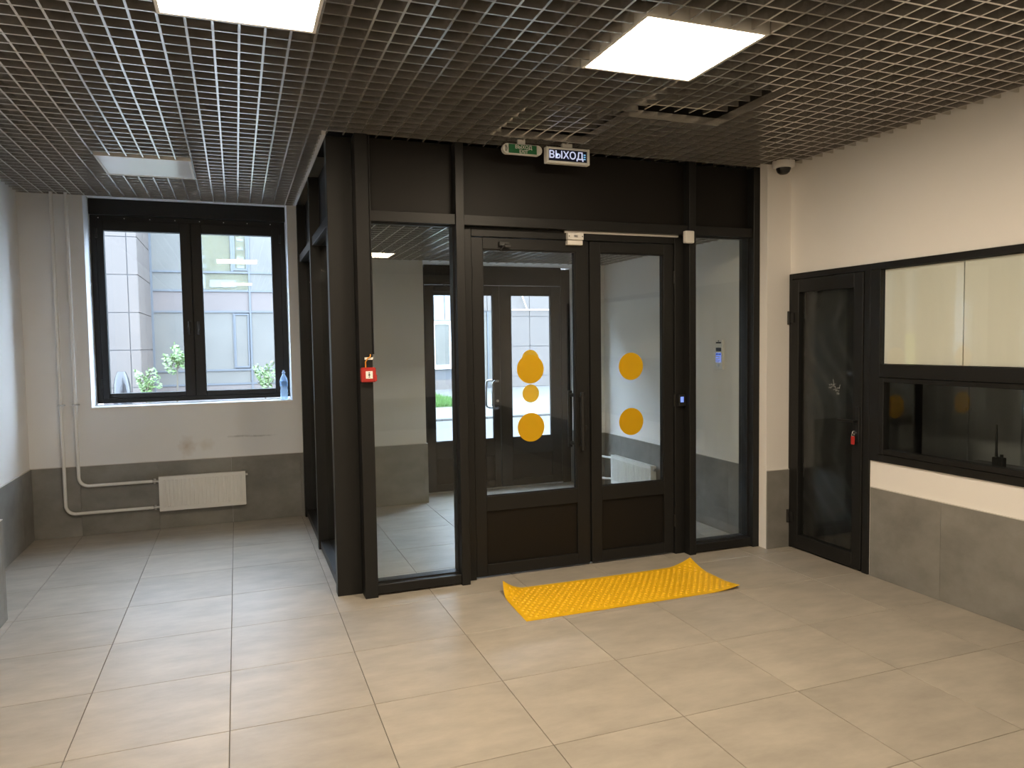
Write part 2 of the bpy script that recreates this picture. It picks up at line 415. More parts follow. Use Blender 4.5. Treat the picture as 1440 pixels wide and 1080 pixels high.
def lamp(i, j, z, lit, label, mat='lit', name='ceiling_light'):
    x0, y0 = GX+T*i+0.004, GY+T*j+0.004; s = T-0.008
    t = empty(name, (x0+s/2, y0+s/2, z), label, 'light', 'square ceiling lights')
    m = MB(); f = 0.014
    m.box(x0, x0+s, y0, y0+f, z-0.003, z+0.05); m.box(x0, x0+s, y0+s-f, y0+s, z-0.003, z+0.05)
    m.box(x0, x0+f, y0+f, y0+s-f, z-0.003, z+0.05); m.box(x0+s-f, x0+s, y0+f, y0+s-f, z-0.003, z+0.05)
    m.build('frame', M['white_metal'], t)
    box('diffuser', (x0+f, x0+s-f, y0+f, y0+s-f, z+0.001, z+0.004), M[mat] if lit else M['unlit'], t)
    box('housing', (x0+0.004, x0+s-0.004, y0+0.004, y0+s-0.004, z+0.05, z+0.075), M['white_metal'], t)
GX, GY = GX_h, GY_h
lamp(3, 0, ZC, True, 'lit warm white square ceiling light on the service window side')
lamp(0, 0, ZC, True, 'lit warm white square ceiling light in line with the unlit one by the window')
lamp(-1, 5, ZC, False, 'unlit square ceiling light in front of the window')
for (i, j, t_) in ((0, -7, 'toward the rear wall, on the near left wall side'), (3, -7, 'toward the rear wall, on the service window side')):
    lamp(i, j, ZC, True, 'lit square ceiling light '+t_, name='ceiling_light_offscreen')

# ---------------------------------------------------------------- glazed partition of the vestibule
YF = 4.585                                  # mullion front
pf = empty('wall_vestibule_front', (2.2, 4.65, 0), 'anthracite framed glazed partition with black panels around the entrance doors', 'partition', kind='structure')
for x0, x1 in ((0.705, 0.785), (1.340, 1.396), (3.090, 3.145), (3.655, 3.711)):
    box('mullion', (x0, x1, YF if x0 > 1 else 4.572, 4.76, 0, ZC), M['frame'], pf, bev=0.002)
box('corner_post', (VX0, 0.704, 4.69, 4.78, 0, ZC), M['frame'], pf, bev=0.002)
for x0, x1 in ((0.786, 1.339), (1.397, 3.089), (3.146, 3.654)):
    box('transom', (x0, x1, 4.60, 4.75, 2.352, 2.418), M['frame'], pf, bev=0.002)
    box('infill_panel', (x0, x1, 4.66, 4.69, 2.419, ZC), M['panel'], pf)
for x0, x1 in ((0.786, 1.339), (3.146, 3.654)):
    box('bottom_rail', (x0, x1, 4.60, 4.75, 0.012, 0.070), M['frame'], pf, bev=0.002)
    box('pane', (x0, x1, 4.655, 4.667, 0.071, 2.351), M['glass'], pf)
    m = MB(); e = 0.008
    m.box(x0, x0+e, 4.645, 4.654, 0.071, 2.351); m.box(x1-e, x1, 4.645, 4.654, 0.071, 2.351)
    m.box(x0+e, x1-e, 4.645, 4.654, 0.071, 0.071+e); m.box(x0+e, x1-e, 4.645, 4.654, 2.351-e, 2.351)
    m.build('gasket', M['gasket'], pf)
# fixed frame of the double door
box('door_jamb', (1.397, 1.462, 4.66, 4.745, 0, 2.351), M['frame'], pf, bev=0.002)
box('door_jamb', (3.014, 3.089, 4.66, 4.745, 0, 2.351), M['frame'], pf, bev=0.002)
box('door_head', (1.463, 3.013, 4.66, 4.745, 2.292, 2.351), M['frame'], pf, bev=0.002)

def ring(m, x0, x1, y0, y1, z0, z1, sl, sr, b, t, bev=0.002):
    """rectangular frame in the xz plane"""
    m.box(x0, x0+sl, y0, y1, z0, z1, bev); m.box(x1-sr, x1, y0, y1, z0, z1, bev)
    m.box(x0+sl, x1-sr, y0, y1, z0, z0+b, bev); m.box(x0+sl, x1-sr, y0, y1, z1-t, z1, bev)
def bead(m, x0, x1, z0, z1, y0, y1, e=0.012):
    m.box(x0, x0+e, y0, y1, z0, z1); m.box(x1-e, x1, y0, y1, z0, z1); m.box(x0+e, x1-e, y0, y1, z0, z0+e); m.box(x0+e, x1-e, y0, y1, z1-e, z1)
def leaf(name, x0, x1, gx0, gx1, label, yf=4.675, th=0.06, z1=2.287, gz=(0.555, 2.212), pz=(0.09, 0.455)):
    t = empty(name, ((x0+x1)/2, yf, 0), label, 'door', kind='structure')
    m = MB()
    ring(m, x0, x1, yf, yf+th, 0.012, z1, gx0-x0, x1-gx1, pz[0]-0.012, z1-gz[1])
    m.box(gx0, gx1, yf, yf+th, pz[1], gz[0], 0.002)
    m.build('leaf_frame', M['frame'], t)
    box('pane', (gx0, gx1, yf+0.024, yf+0.034, gz[0], gz[1]), M['glass'], t)
    box('kick_panel', (gx0, gx1, yf+0.018, yf+0.045, pz[0], pz[1]), M['panel'], t)
    m = MB(); bead(m, gx0, gx1, gz[0], gz[1], yf+0.012, yf+0.023, 0.007); m.build('gasket', M['gasket'], t)
    return t
d1 = leaf('door_1', 1.466, 2.316, 1.545, 2.222, 'wider anthracite glazed door leaf with black pull handles and yellow dots')
d2 = leaf('door_2', 2.334, 3.010, 2.415, 2.930, 'narrower anthracite glazed door leaf with yellow dots and no handle')
box('astragal', (2.3165, 2.3335, 4.70, 4.74, 0.012, 2.287), M['gasket'], d2)
for d, x in ((d1, 1.884), (d2, 2.668)):
    for z in (1.407, 1.006):
        MB().disc((x, 4.6975, z), 0.099, 'y', 0.0012, 48).build('marker_sticker', M['yellow'], d)
for y0, y1, yb in ((4.675, 4.60, 4.598), (4.735, 4.81, 4.812)):
    h = MB().cyl((2.232, yb, 0.835), (2.232, yb, 1.240), 0.0165, 16).build('pull_handle', M['black_metal'], d1, smooth=True)
    for z in (0.865, 1.21): MB().cyl((2.258, y0, z), (2.232, y1, z), 0.014, 12).build('handle_mount', M['black_metal'], h)
h = MB().cyl((2.285, 4.675, 0.985), (2.285, 4.655, 0.985), 0.016, 16).build('lock_cylinder', M['black_metal'], d1)
m = MB(); m.box(1.655, 1.725, 4.648, 4.675, 2.232, 2.262, 0.003); m.box(1.69, 1.735, 4.64, 4.66, 2.222, 2.245, 0.003); m.tube([(1.69, 4.65, 2.235), (1.66, 4.645, 2.20)], 0.006, 6)
m.build('catch_bracket', M['black_plastic'], d1)
for d, x in ((d1, 1.4640), (d2, 3.0120)):
    for z in (0.25, 1.15, 2.05):
        MB().cyl((x, 4.668, z-0.045), (x, 4.668, z+0.045), 0.007, 10).build('hinge', M['frame'], d)

# side partition, facing the window bay
ps = empty('wall_vestibule_left', (0.62, 5.9, 0), 'anthracite framed glazed partition facing the window bay', 'partition', kind='structure')
for y0, y1 in ((5.85, 5.915), (7.03, 7.095)):
    box('mullion', (VX0, 0.70, y0, y1, 0, ZC), M['frame'], ps, bev=0.002)
for y0, y1 in ((4.781, 5.849), (5.916, 7.029)):
    box('transom', (0.565, 0.69, y0, y1, 2.352, 2.418), M['frame'], ps, bev=0.002)
    box('infill_panel', (0.625, 0.65, y0, y1, 2.419, ZC), M['panel'], ps)
    box('bottom_rail', (0.565, 0.69, y0, y1, 0.012, 0.070), M['frame'], ps, bev=0.002)
    box('pane', (0.625, 0.637, y0, y1, 0.071, 2.351), M['glass'], ps)
box('ceiling_angle', (VX0-0.022, VX0-0.001, 4.66, 7.09, ZC-0.004, ZC+0.03), M['dado_edge'], ps)

# ---------------------------------------------------------------- outer street doors
po = empty('trim_1', (2.64, 7.6, 0), 'anthracite fixed frame of the outer street doors', 'door frame', kind='structure')
box('jamb', (OX0+0.001, 1.858, 7.585, 7.66, 0, ZV), M['frame'], po, bev=0.002)
box('jamb', (3.422, OX1-0.001, 7.585, 7.66, 0, ZV), M['frame'], po, bev=0.002)
box('head', (1.859, 3.421, 7.585, 7.66, 2.215, ZV+0.019), M['frame'], po, bev=0.002)
box('threshold', (1.859, 3.421, 7.57, 7.70, -0.003, 0.012), M['steel'], po)
d4 = leaf('door_4', 1.862, 2.688, 1.955, 2.615, 'outer street door leaf with steel pull handles', 7.592, 0.06, 2.21, (0.545, 2.11), (0.085, 0.36))
d5 = leaf('door_5', 2.694, 3.418, 2.826, 3.300, 'outer street door leaf with two yellow dots on its glass', 7.592, 0.06, 2.21, (0.545, 2.11), (0.085, 0.36))
for z in (1.41, 1.024): MB().disc((3.055, 7.614, z), 0.1, 'y', 0.0012, 40).build('marker_sticker', M['yellow'], d5)
for s, y in ((-1, 7.592), (1, 7.652)):
    yy = y+s*0.085; mx, bx_ = 2.662, 2.572
    pts = [(mx, y, 1.175), (mx-0.02, y+s*0.03, 1.180), (bx_+0.03, yy-s*0.012, 1.180), (bx_+0.008, yy, 1.168), (bx_, yy, 1.14),
           (bx_, yy, 0.92), (bx_+0.008, yy, 0.892), (bx_+0.03, yy-s*0.012, 0.880), (mx-0.02, y+s*0.03, 0.880), (mx, y, 0.885)]
    MB().tube(pts, 0.013, 10).build('pull_handle', M['dark_steel'], d4, smooth=True)
MB().cyl((2.652, 7.592, 0.96), (2.652, 7.578, 0.96), 0.014, 14).build('lock_cylinder', M['steel'], d4)
m = MB(); m.box(1.95, 2.17, 7.535, 7.59, 2.135, 2.19, 0.004); m.tube([(2.10, 7.55, 2.19), (2.02, 7.50, 2.215), (2.12, 7.56, 2.235)], 0.008, 6)
m.build('door_closer', M['black_plastic'], d4)

# ---------------------------------------------------------------- window in the far wall
w1 = empty('window_1', (-0.35, 7.4, WZ0), 'dark framed two-sash window above the radiator', 'window', kind='structure')
fy = 7.38; fx0, fx1, fz0, fz1 = WX0+0.004, WX1-0.004, WZ0+0.012, 2.88
m = MB(); ring(m, fx0, fx1, fy, fy+0.07, fz0, 2.76, 0.05, 0.05, 0.045, 0.05); m.box(-0.385, -0.335, fy, fy+0.07, fz0+0.045, 2.71, 0.002)
m.build('window_frame', M['frame'], w1)
box('head_box', (fx0-0.003, fx1+0.003, fy-0.03, fy+0.07, 2.762, 2.899), M['frame'], w1, bev=0.003)
for k in range(8): MB().cyl((-1.1+k*0.205, fy, 2.737), (-1.1+k*0.205, fy-0.003, 2.737), 0.005, 8).build('screw', M['steel'], w1)
for x0, x1, gx0, gx1, hx in ((fx0+0.045, -0.362, -1.062, -0.450, -0.398), (-0.358, fx1-0.045, -0.270, 0.338, -0.322)):
    m = MB(); ring(m, x0, x1, fy-0.022, fy+0.05, fz0+0.04, 2.715, gx0-x0, x1-gx1, 1.19-fz0-0.04, 2.715-2.625, 0.004)
    s = m.build('sash', M['frame'], w1)
    box('pane', (gx0, gx1, fy+0.012, fy+0.022, 1.19, 2.625), M['glass'], s)
    m = MB(); m.box(hx-0.014, hx+0.014, fy-0.032, fy-0.022, 1.755, 1.825, 0.003); m.box(hx-0.009, hx+0.009, fy-0.058, fy-0.044, 1.705, 1.83, 0.004); m.box(hx-0.009, hx+0.009, fy-0.046, fy-0.03, 1.80, 1.82)
    m.build('handle', M['black_plastic'], s)
    hxx = x0+0.004 if hx < -0.36 else x1-0.004
    for z in (1.28, 2.6): MB().cyl((hxx, fy-0.03, z-0.04), (hxx, fy-0.03, z+0.04), 0.010, 10).build('hinge', M['black_plastic'], s)
box('window_sill', (WX0-0.008, WX1+0.008, YW-0.008, 7.40, WZ0-0.02, WZ0), M['white_metal'], w1, bev=0.002)
# ---------------------------------------------------------------- staff door and service window in the right wall
def ringy(m, y0, y1, x0, x1, z0, z1, sl, sr, b, t, bev=0.002):
    m.box(x0, x1, y0, y0+sl, z0, z1, bev); m.box(x0, x1, y1-sr, y1, z0, z1, bev)
    m.box(x0, x1, y0+sl, y1-sr, z0, z0+b, bev); m.box(x0, x1, y0+sl, y1-sr, z1-t, z1, bev)
XF = 3.915
tr = empty('trim_2', (3.95, 4.12, 0), 'anthracite frame around the staff door', 'door frame', kind='structure')
box('jamb', (XF, XF+0.075, DY0+0.002, 3.792, 0.0, 2.072), M['frame'], tr, bev=0.002)
box('jamb', (XF, XF+0.075, 4.478, 4.503, 0.0, 2.072), M['frame'], tr, bev=0.002)
box('head', (XF, XF+0.075, 3.793, 4.477, 2.03, 2.072), M['frame'], tr, bev=0.002)
d3 = empty('door_3', (3.93, 4.13, 0), 'narrow anthracite staff door glazed over black plastic film', 'door', kind='structure')
m = MB(); ringy(m, 3.796, 4.474, XF-0.006, XF+0.054, 0.014, 2.026, 0.080, 0.077, 0.10, 0.096, 0.003); m.build('leaf_frame', M['frame'], d3)
box('pane', (XF+0.018, XF+0.026, 3.876, 4.397, 0.114, 1.93), M['glass'], d3)
m = MB()                                     # wrinkled film behind the glass
bm = m.bm; ny, nz = 26, 80; gv = []
for a in range(ny+1):
    col = []
    for b in range(nz+1):
        y = 3.860+(4.405-3.860)*a/ny; z = 0.10+1.83*b/nz
        x = XF+0.050+0.008*math.sin(9*y+3.1*z+2*math.sin(3*z))+0.005*math.sin(37*y-14*z+3*math.sin(7*z))+random.uniform(-0.0012, 0.0012)
        x += 0.012*math.exp(-((z-1.75)/0.12)**2)*math.sin(23*y+18*z)
        col.append(bm.verts.new((x+0.012, y, z)))
    gv.append(col)
for a in range(ny):
    for b in range(nz): bm.faces.new((gv[a][b], gv[a+1][b], gv[a+1][b+1], gv[a][b+1]))
m.build('plastic_film', M['film'], d3, smooth=True)
for z in (0.24, 1.745):
    m = MB(); m.cyl((XF-0.014, 4.490, z-0.05), (XF-0.014, 4.490, z+0.05), 0.011, 12); m.box(XF-0.012, XF-0.006, 4.44, 4.482, z-0.035, z+0.035); m.box(XF-0.016, XF-0.001, 4.484, 4.503, z-0.035, z+0.035)
    m.build('hinge', M['black_plastic'], d3)
h = box('handle_plate', (XF-0.014, XF-0.006, 3.812, 3.846, 0.885, 1.125), M['black_metal'], d3, bev=0.003)
MB().tube([(XF-0.012, 3.829, 1.03), (XF-0.05, 3.829, 1.03), (XF-0.055, 3.85, 1.03), (XF-0.055, 3.955, 1.028)], 0.009, 10).build('lever', M['black_metal'], h, smooth=True)
m = MB(); rr = random.Random(3)                # faint white scrawl on the glass
for (yc, zc, wd, n) in ((4.085, 1.262, 0.07, 9), (4.065, 1.243, 0.10, 12), (4.045, 1.222, 0.06, 8), (4.03, 1.20, 0.02, 4)):
    pts = [(XF+0.0165, yc+wd/2-wd*i/n+rr.uniform(-0.006, 0.006), zc+rr.uniform(-0.009, 0.009)) for i in range(n+1)]
    m.tube(pts, 0.0009, 4)
m.tube([(XF+0.0165, 4.075, 1.30), (XF+0.0165, 4.068, 1.255)], 0.0009, 4); m.tube([(XF+0.0165, 4.01, 1.265), (XF+0.0165, 4.02, 1.235)], 0.0009, 4)
m.build('scrawl', M['sign_white'], d3)
# key in the lock with a red tag
k = empty('key', (XF-0.03, 3.829, 0.95), 'steel key with a red tag hanging in the staff door lock', 'key')
m = MB(); m.box(XF-0.034, XF-0.014, 3.827, 3.831, 0.945, 0.955); m.tube(arc((XF-0.040, 3.829, 0.95), 0.012, 0, 2*math.pi, (1, 0, 0), (0, 0, 1), 12), 0.0025, 6); m.build('key_blade', M['steel'], k)
m = MB(); m.tube(arc((XF-0.048, 3.829, 0.938), 0.011, 0, 2*math.pi, (0, 1, 0), (0, 0, 1), 12), 0.0015, 6); m.build('ring', M['steel'], k)
box('tag', (XF-0.053, XF-0.046, 3.812, 3.842, 0.872, 0.928), M['red'], k, bev=0.002)

w2 = empty('window_2', (3.95, 2.7, 0.78), 'anthracite service window with covered upper panes and dark lower glass', 'window', kind='structure')
box('head', (XF, XF+0.075, SY0+0.002, DY0, 2.030, 2.072), M['frame'], w2, bev=0.002)
box('side_post', (XF, XF+0.075, 3.662, DY0, 0.777, 2.029), M['frame'], w2, bev=0.002)
box('side_post', (XF, XF+0.075, SY0+0.002, SY0+0.07, 0.777, 2.029), M['frame'], w2, bev=0.002)
box('middle_rail', (XF, XF+0.075, SY0+0.071, 3.661, 1.330, 1.414), M['frame'], w2, bev=0.002)
box('bottom_rail', (XF, XF+0.075, SY0+0.071, 3.661, 0.777, 0.826), M['frame'], w2, bev=0.002)
m = MB(); ringy(m, SY0+0.075, 3.657, XF-0.008, XF+0.05, 0.829, 1.327, 0.036, 0.036, 0.034, 0.028, 0.003); s = m.build('sash', M['frame'], w2)
box('pane', (XF+0.018, XF+0.026, SY0+0.111, 3.621, 0.863, 1.299), M['glass'], s)
box('pane', (XF+0.018, XF+0.026, SY0+0.071, 3.661, 1.415, 2.029), M['glass'], w2)
for y0, y1 in ((3.103, 3.655), (2.20, 3.097), (SY0+0.075, 2.194)):
    box('cover_board', (XF+0.034, XF+0.040, y0, y1, 1.418, 2.026), M['board'], w2)
# guard room behind
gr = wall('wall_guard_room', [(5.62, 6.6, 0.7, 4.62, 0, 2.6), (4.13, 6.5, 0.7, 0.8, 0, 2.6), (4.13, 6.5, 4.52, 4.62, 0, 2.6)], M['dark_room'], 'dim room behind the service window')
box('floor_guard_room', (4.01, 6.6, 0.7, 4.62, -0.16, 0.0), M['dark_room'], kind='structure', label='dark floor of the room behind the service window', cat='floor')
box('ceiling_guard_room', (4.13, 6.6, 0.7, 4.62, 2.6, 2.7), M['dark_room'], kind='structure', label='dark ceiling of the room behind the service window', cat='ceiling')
cab = pm('grey_laminate', (0.60, 0.62, 0.64), 0.5)
for k in range(4):
    y1 = 4.33-k*0.81; y0 = y1-0.80
    t = empty('locker', (5.35, (y0+y1)/2, 0), 'tall pale grey locker in the guard room, %s' % ('at the dark end by the staff door', 'second from the staff door', 'third from the staff door', 'farthest from the staff door')[k], 'locker', 'guard room lockers')
    box('body', (5.09, 5.61, y0, y1, 0.0, 2.1), cab, t, bev=0.003)
    for a in (0, 1):
        d = box('locker_door', (5.07, 5.089, y0+0.004+a*0.398, y0+0.394+a*0.398, 0.06, 2.08), cab, t, bev=0.003)
        box('keyhole', (5.066, 5.07, y0+0.37+a*0.04, y0+0.378+a*0.04, 1.04, 1.06), M['steel'], d)
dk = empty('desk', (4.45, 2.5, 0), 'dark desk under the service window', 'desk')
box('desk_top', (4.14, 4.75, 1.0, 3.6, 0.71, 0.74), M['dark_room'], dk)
for x in (4.16, 4.69):
    for y in (1.03, 3.53): box('leg', (x, x+0.04, y, y+0.04, 0, 0.709), M['black_metal'], dk)
rd = empty('handheld_radio', (4.22, 3.07, 0.74), 'black handheld radio with upright antenna behind the service window glass', 'radio')
box('body', (4.20, 4.24, 3.035, 3.10, 0.741, 0.868), M['black_plastic'], rd, bev=0.004)
MB().tube([(4.22, 3.085, 0.868), (4.22, 3.085, 0.90), (4.22, 3.085, 1.062)], 0.006, 8, rs=[0.008, 0.007, 0.004]).build('antenna', M['black_plastic'], rd)
MB().cyl((4.22, 3.052, 0.868), (4.22, 3.052, 0.886), 0.009, 12).build('knob', M['black_plastic'], rd)

# ---------------------------------------------------------------- fittings on the partition
lk = empty('electromagnetic_lock', (2.2, 4.65, 2.28), 'off-white magnetic door lock at the top of the double door', 'door lock')
box('magnet_body', (2.143, 2.262, 4.622, 4.659, 2.288, 2.335), M['white_plastic'], lk, bev=0.003)
box('armature_plate', (2.146, 2.260, 4.634, 4.674, 2.254, 2.285), M['white_plastic'], lk, bev=0.002)
box('nameplate', (2.188, 2.217, 4.6205, 4.622, 2.304, 2.318), M['steel'], lk)
for x in (2.152, 2.252): MB().cyl((x, 4.622, 2.311), (x, 4.6205, 2.311), 0.004, 8).build('screw', M['black_metal'], lk)
m = MB(); m.box(2.128, 3.032, 4.640, 4.659, 2.3365, 2.3505, 0.001)
m.build('cable_trunking', M['white_plastic'], label='thin off-white cable trunking above the double door', cat='trunking')
m = MB(); m.box(3.033, 3.108, 4.548, 4.584, 2.285, 2.372, 0.005)
m.build('junction_box', M['white_plastic'], label='off-white junction box at the end of the cable trunking', cat='junction box')
er = empty('card_reader', (3.06, 4.62, 1.10), 'small black door reader with blue display beside the narrower leaf', 'card reader')
box('body', (3.030, 3.085, 4.628, 4.659, 1.105, 1.190), M['black_plastic'], er, bev=0.003)
box('display', (3.040, 3.066, 4.6268, 4.628, 1.135, 1.175), M['blue_lit'], er)
# fire alarm call point with its cable
cb = MB().tube([(0.795, 4.605, 2.868), (0.795, 4.605, 1.53)], 0.007, 8).build('alarm_cable', M['black_plastic'], label='black cable running down the post to the red call point', cat='cable')
fa = empty('fire_call_point', (0.75, 4.55, 1.36), 'red fire alarm call point on the corner post', 'fire alarm')
box('body', (0.706, 0.796, 4.526, 4.571, 1.360, 1.450), M['red'], fa, bev=0.006)
p = box('face_plate', (0.733, 0.775, 4.5245, 4.526, 1.383, 1.428), M['sign_white'], fa)
MB().disc((0.754, 4.5238, 1.405), 0.006, 'y', 0.0008, 16).build('dot', M['black_plastic'], p)
for z, s in ((1.420, -1), (1.390, 1)):
    m = MB(); m.bm.faces.new([m.bm.verts.new(q) for q in ((0.748, 4.5240, z), (0.760, 4.5240, z), (0.754, 4.5240, z+s*0.008))]); m.build('arrow', M['black_plastic'], p)
box('flap', (0.777, 0.800, 4.519, 4.526, 1.366, 1.405), M['red'], fa, bev=0.002)
box('cable_clip', (0.735, 0.785, 4.560, 4.571, 1.497, 1.512), M['sign_white'], fa)
MB().tube([(0.738, 4.555, 1.45), (0.737, 4.548, 1.485), (0.752, 4.548, 1.508), (0.768, 4.553, 1.515), (0.77, 4.562, 1.53)], 0.004, 6).build('wire', M['orange'], fa, smooth=True)
# exit signs under the ceiling
YS = 4.44
e1 = empty('exit_sign', (2.06, YS, 2.75), 'white framed exit sign with glowing pale blue letters', 'exit sign')
m = MB(); ring(m, 1.912, 2.222, YS, YS+0.045, 2.748, 2.852, 0.018, 0.018, 0.016, 0.014, 0.003); m.build('frame', M['sign_white'], e1)
box('face', (1.930, 2.204, YS+0.006, YS+0.04, 2.764, 2.838), M['sign_dark'], e1)
text('lettering', 'ВЫХОД', 0.066, (2.055, YS+0.0050, 2.801), (math.pi/2, 0, 0), M['sign_letters'], e1, 0.0006, 1.0, 0.0012)
m = MB()
for z in (2.786, 2.800, 2.814): m.box(2.180, 2.194, YS+0.0046, YS+0.006, z-0.003, z+0.003)
m.build('arrow', M['sign_arrow'], e1)
box('bracket', (2.03, 2.10, YS+0.01, YS+0.035, 2.852, ZC+0.01), M['sign_white'], e1)
e2 = empty('exit_sign', (1.745, YS, 2.78), 'small green exit sign with white rounded ends', 'exit sign')
m = MB(); m.box(1.648, 1.852, YS+0.004, YS+0.04, 2.786, 2.851, 0.004)
for x in (1.648, 1.852): m.cyl((x, YS+0.004, 2.8185), (x, YS+0.04, 2.8185), 0.0322, 24)
m.build('body', M['sign_white'], e2, smooth=True)
p = box('face', (1.655, 1.845, YS+0.002, YS+0.004, 2.791, 2.846), M['green_sign'], e2)
text('lettering', 'ВЫХОД', 0.031, (1.755, YS+0.0010, 2.8295), (math.pi/2, 0, 0), M['sign_white'], e2, 0.0003, 1.0, 0.0008)
text('lettering', 'EXIT', 0.029, (1.755, YS+0.0010, 2.8030), (math.pi/2, 0, 0), M['sign_white'], e2, 0.0003, 1.0, 0.0008)
m = MB()
for x in (1.632, 1.640): m.tube([(x, YS+0.003, 2.80), (x+0.004, YS+0.003, 2.82), (x-0.002, YS+0.003, 2.838)], 0.002, 5)
m.build('end_mark', M['display'], e2)
box('bracket', (1.72, 1.77, YS+0.01, YS+0.03, 2.851, ZC+0.01), M['sign_white'], e2)
# dome camera
cx_, cy_ = 3.77, 4.405
dc = empty('dome_camera', (cx_, cy_, 2.80), 'white dome security camera under the ceiling beside the pier', 'camera')
MB().lathe((cx_, cy_, 2.828), [(0.058, 0), (0.074, 0.006), (0.080, 0.022), (0.078, ZC-2.828+0.006)], 28).build('housing', M['white_plastic'], dc, smooth=True)
MB().lathe((cx_, cy_, 2.782), [(0.006, 0), (0.026, 0.004), (0.042, 0.016), (0.050, 0.034), (0.052, 0.0455)], 24).build('dome', M['black_metal'], dc, smooth=True)

# ---------------------------------------------------------------- radiators and pipes
def radiator(name, along, u0, u1, v, out, z0, z1, label):
    """along 'x': front faces -y at y=v-out*..; along 'y': front faces -x"""
    def bx(m, a0, a1, d0, d1, zz0, zz1, bev=0.0):
        lo, hi = sorted((v+out*d0, v+out*d1))
        if along == 'x': m.box(a0, a1, lo, hi, zz0, zz1, bev)
        else: m.box(lo, hi, a0, a1, zz0, zz1, bev)
    t = empty(name, ((u0+u1)/2, v, z0) if along == 'x' else (v, (u0+u1)/2, z0), label, 'radiator')
    m = MB(); bx(m, u0+0.002, u1-0.002, 0.068, 0.072, z0, z1, 0.001)
    n = max(6, round((u1-u0-0.05)/0.0333)); st = (u1-u0-0.05)/n
    for k in range(n):
        a = u0+0.025+st*k
        bx(m, a+st*0.2, a+st*0.8, 0.072, 0.079, z0+0.035, z1-0.03, 0.003)
    bx(m, u0+0.002, u1-0.002, 0.0715, 0.075, z1-0.012, z1); bx(m, u0+0.002, u1-0.002, 0.0715, 0.075, z0, z0+0.012)
    m.build('front_panel', M['white_metal'], t)
    m = MB(); bx(m, u0+0.006, u1-0.006, 0.018, 0.022, z0+0.005, z1-0.005); m.build('rear_panel', M['white_metal'], t)
    m = MB()
    for k in range(int((u1-u0-0.03)/0.016)): bx(m, u0+0.012+k*0.016, u0+0.020+k*0.016, 0.018, 0.070, z1-0.004, z1-0.001)
    m.build('top_grille', M['white_metal'], t)
    for a0, a1 in ((u0-0.001, u0+0.002), (u1-0.002, u1+0.001)):
        m = MB(); bx(m, a0, a1, 0.012, 0.074, z0+0.004, z1-0.001); m.build('side_cover', M['white_metal'], t)
    for a in (u0+0.12, u1-0.12):
        m = MB(); bx(m, a, a+0.025, 0.0, 0.018, z0+0.04, z1-0.03); m.build('wall_bracket', M['white_metal'], t)
    return t
YD = YW-0.012
r1 = radiator('radiator', 'x', -0.671, 0.036, YD, -1, 0.170, 0.472, 'white ribbed radiator under the window beside two bare pipes')
m = MB(); m.cyl((0.036, YD-0.045, 0.440), (0.056, YD-0.045, 0.440), 0.011, 10); m.build('bleed_plug', M['steel'], r1)
for z in (0.434, 0.204):
    m = MB(); m.cyl((-0.722, YD-0.045, z), (-0.672, YD-0.045, z), 0.012, 10); m.cyl((-0.705, YD-0.045, z-0.02), (-0.705, YD-0.045, z+0.022), 0.010, 10)
    m.build('valve', M['steel'], r1)
def pipe(x, zb, label):
    y = YD-0.045; R = 0.075
    pts = [(x, y, ZC+0.1), (x, y, zb+R)] + arc((x+R, y, zb+R), R, math.pi, 1.5*math.pi, (1, 0, 0), (0, 0, 1), 8)[1:] + [(-0.724, y, zb)]
    t = MB().tube(pts, 0.0135, 12).build('heating_pipe', M['white_metal'], smooth=True, label=label, cat='pipe', group='pipes by the window')
    m = MB(); m.box(x-0.022, x+0.022, y-0.016, y+0.044, 1.118, 1.130); m.cyl((x+0.02, y-0.004, 1.124), (x+0.034, y-0.004, 1.124), 0.005, 8)
    m.build('pipe_clip', M['steel'], t)
pipe(-1.385, 0.204, 'white heating pipe bending into the bottom of the window radiator')
pipe(-1.280, 0.434, 'white heating pipe bending into the top of the window radiator')
XD = VX1-0.012
r2_ = radiator('radiator', 'y', 6.09, 6.89, XD, -1, 0.095, 0.395, 'white ribbed radiator inside the vestibule under the intercom wall')
m = MB(); m.cyl((XD-0.045, 6.05, 0.36), (XD-0.045, 6.09, 0.36), 0.014, 12); m.build('valve', M['steel'], r2_)
for xo, zb, s in ((3.60, 0.355, 'top'), (3.545, 0.13, 'bottom')):
    x = xo+0.05; y = VY1-0.05; R = 0.05; X2 = XD-0.045
    pts = [(x, y, ZV+0.1), (x, y, zb+R)] + arc((x, y-R, zb+R), R, 0, -math.pi/2, (0, 1, 0), (0, 0, 1), 6)[1:] + [(x+(X2-x)*0.5, y-R-0.09, zb), (X2, 6.95, zb), (X2, 6.891, zb)]
    MB().tube(pts, 0.0125, 10).build('heating_pipe', M['white_metal'], smooth=True, label='white heating pipe running into the %s of the vestibule radiator' % s, cat='pipe', group='pipes in the vestibule')
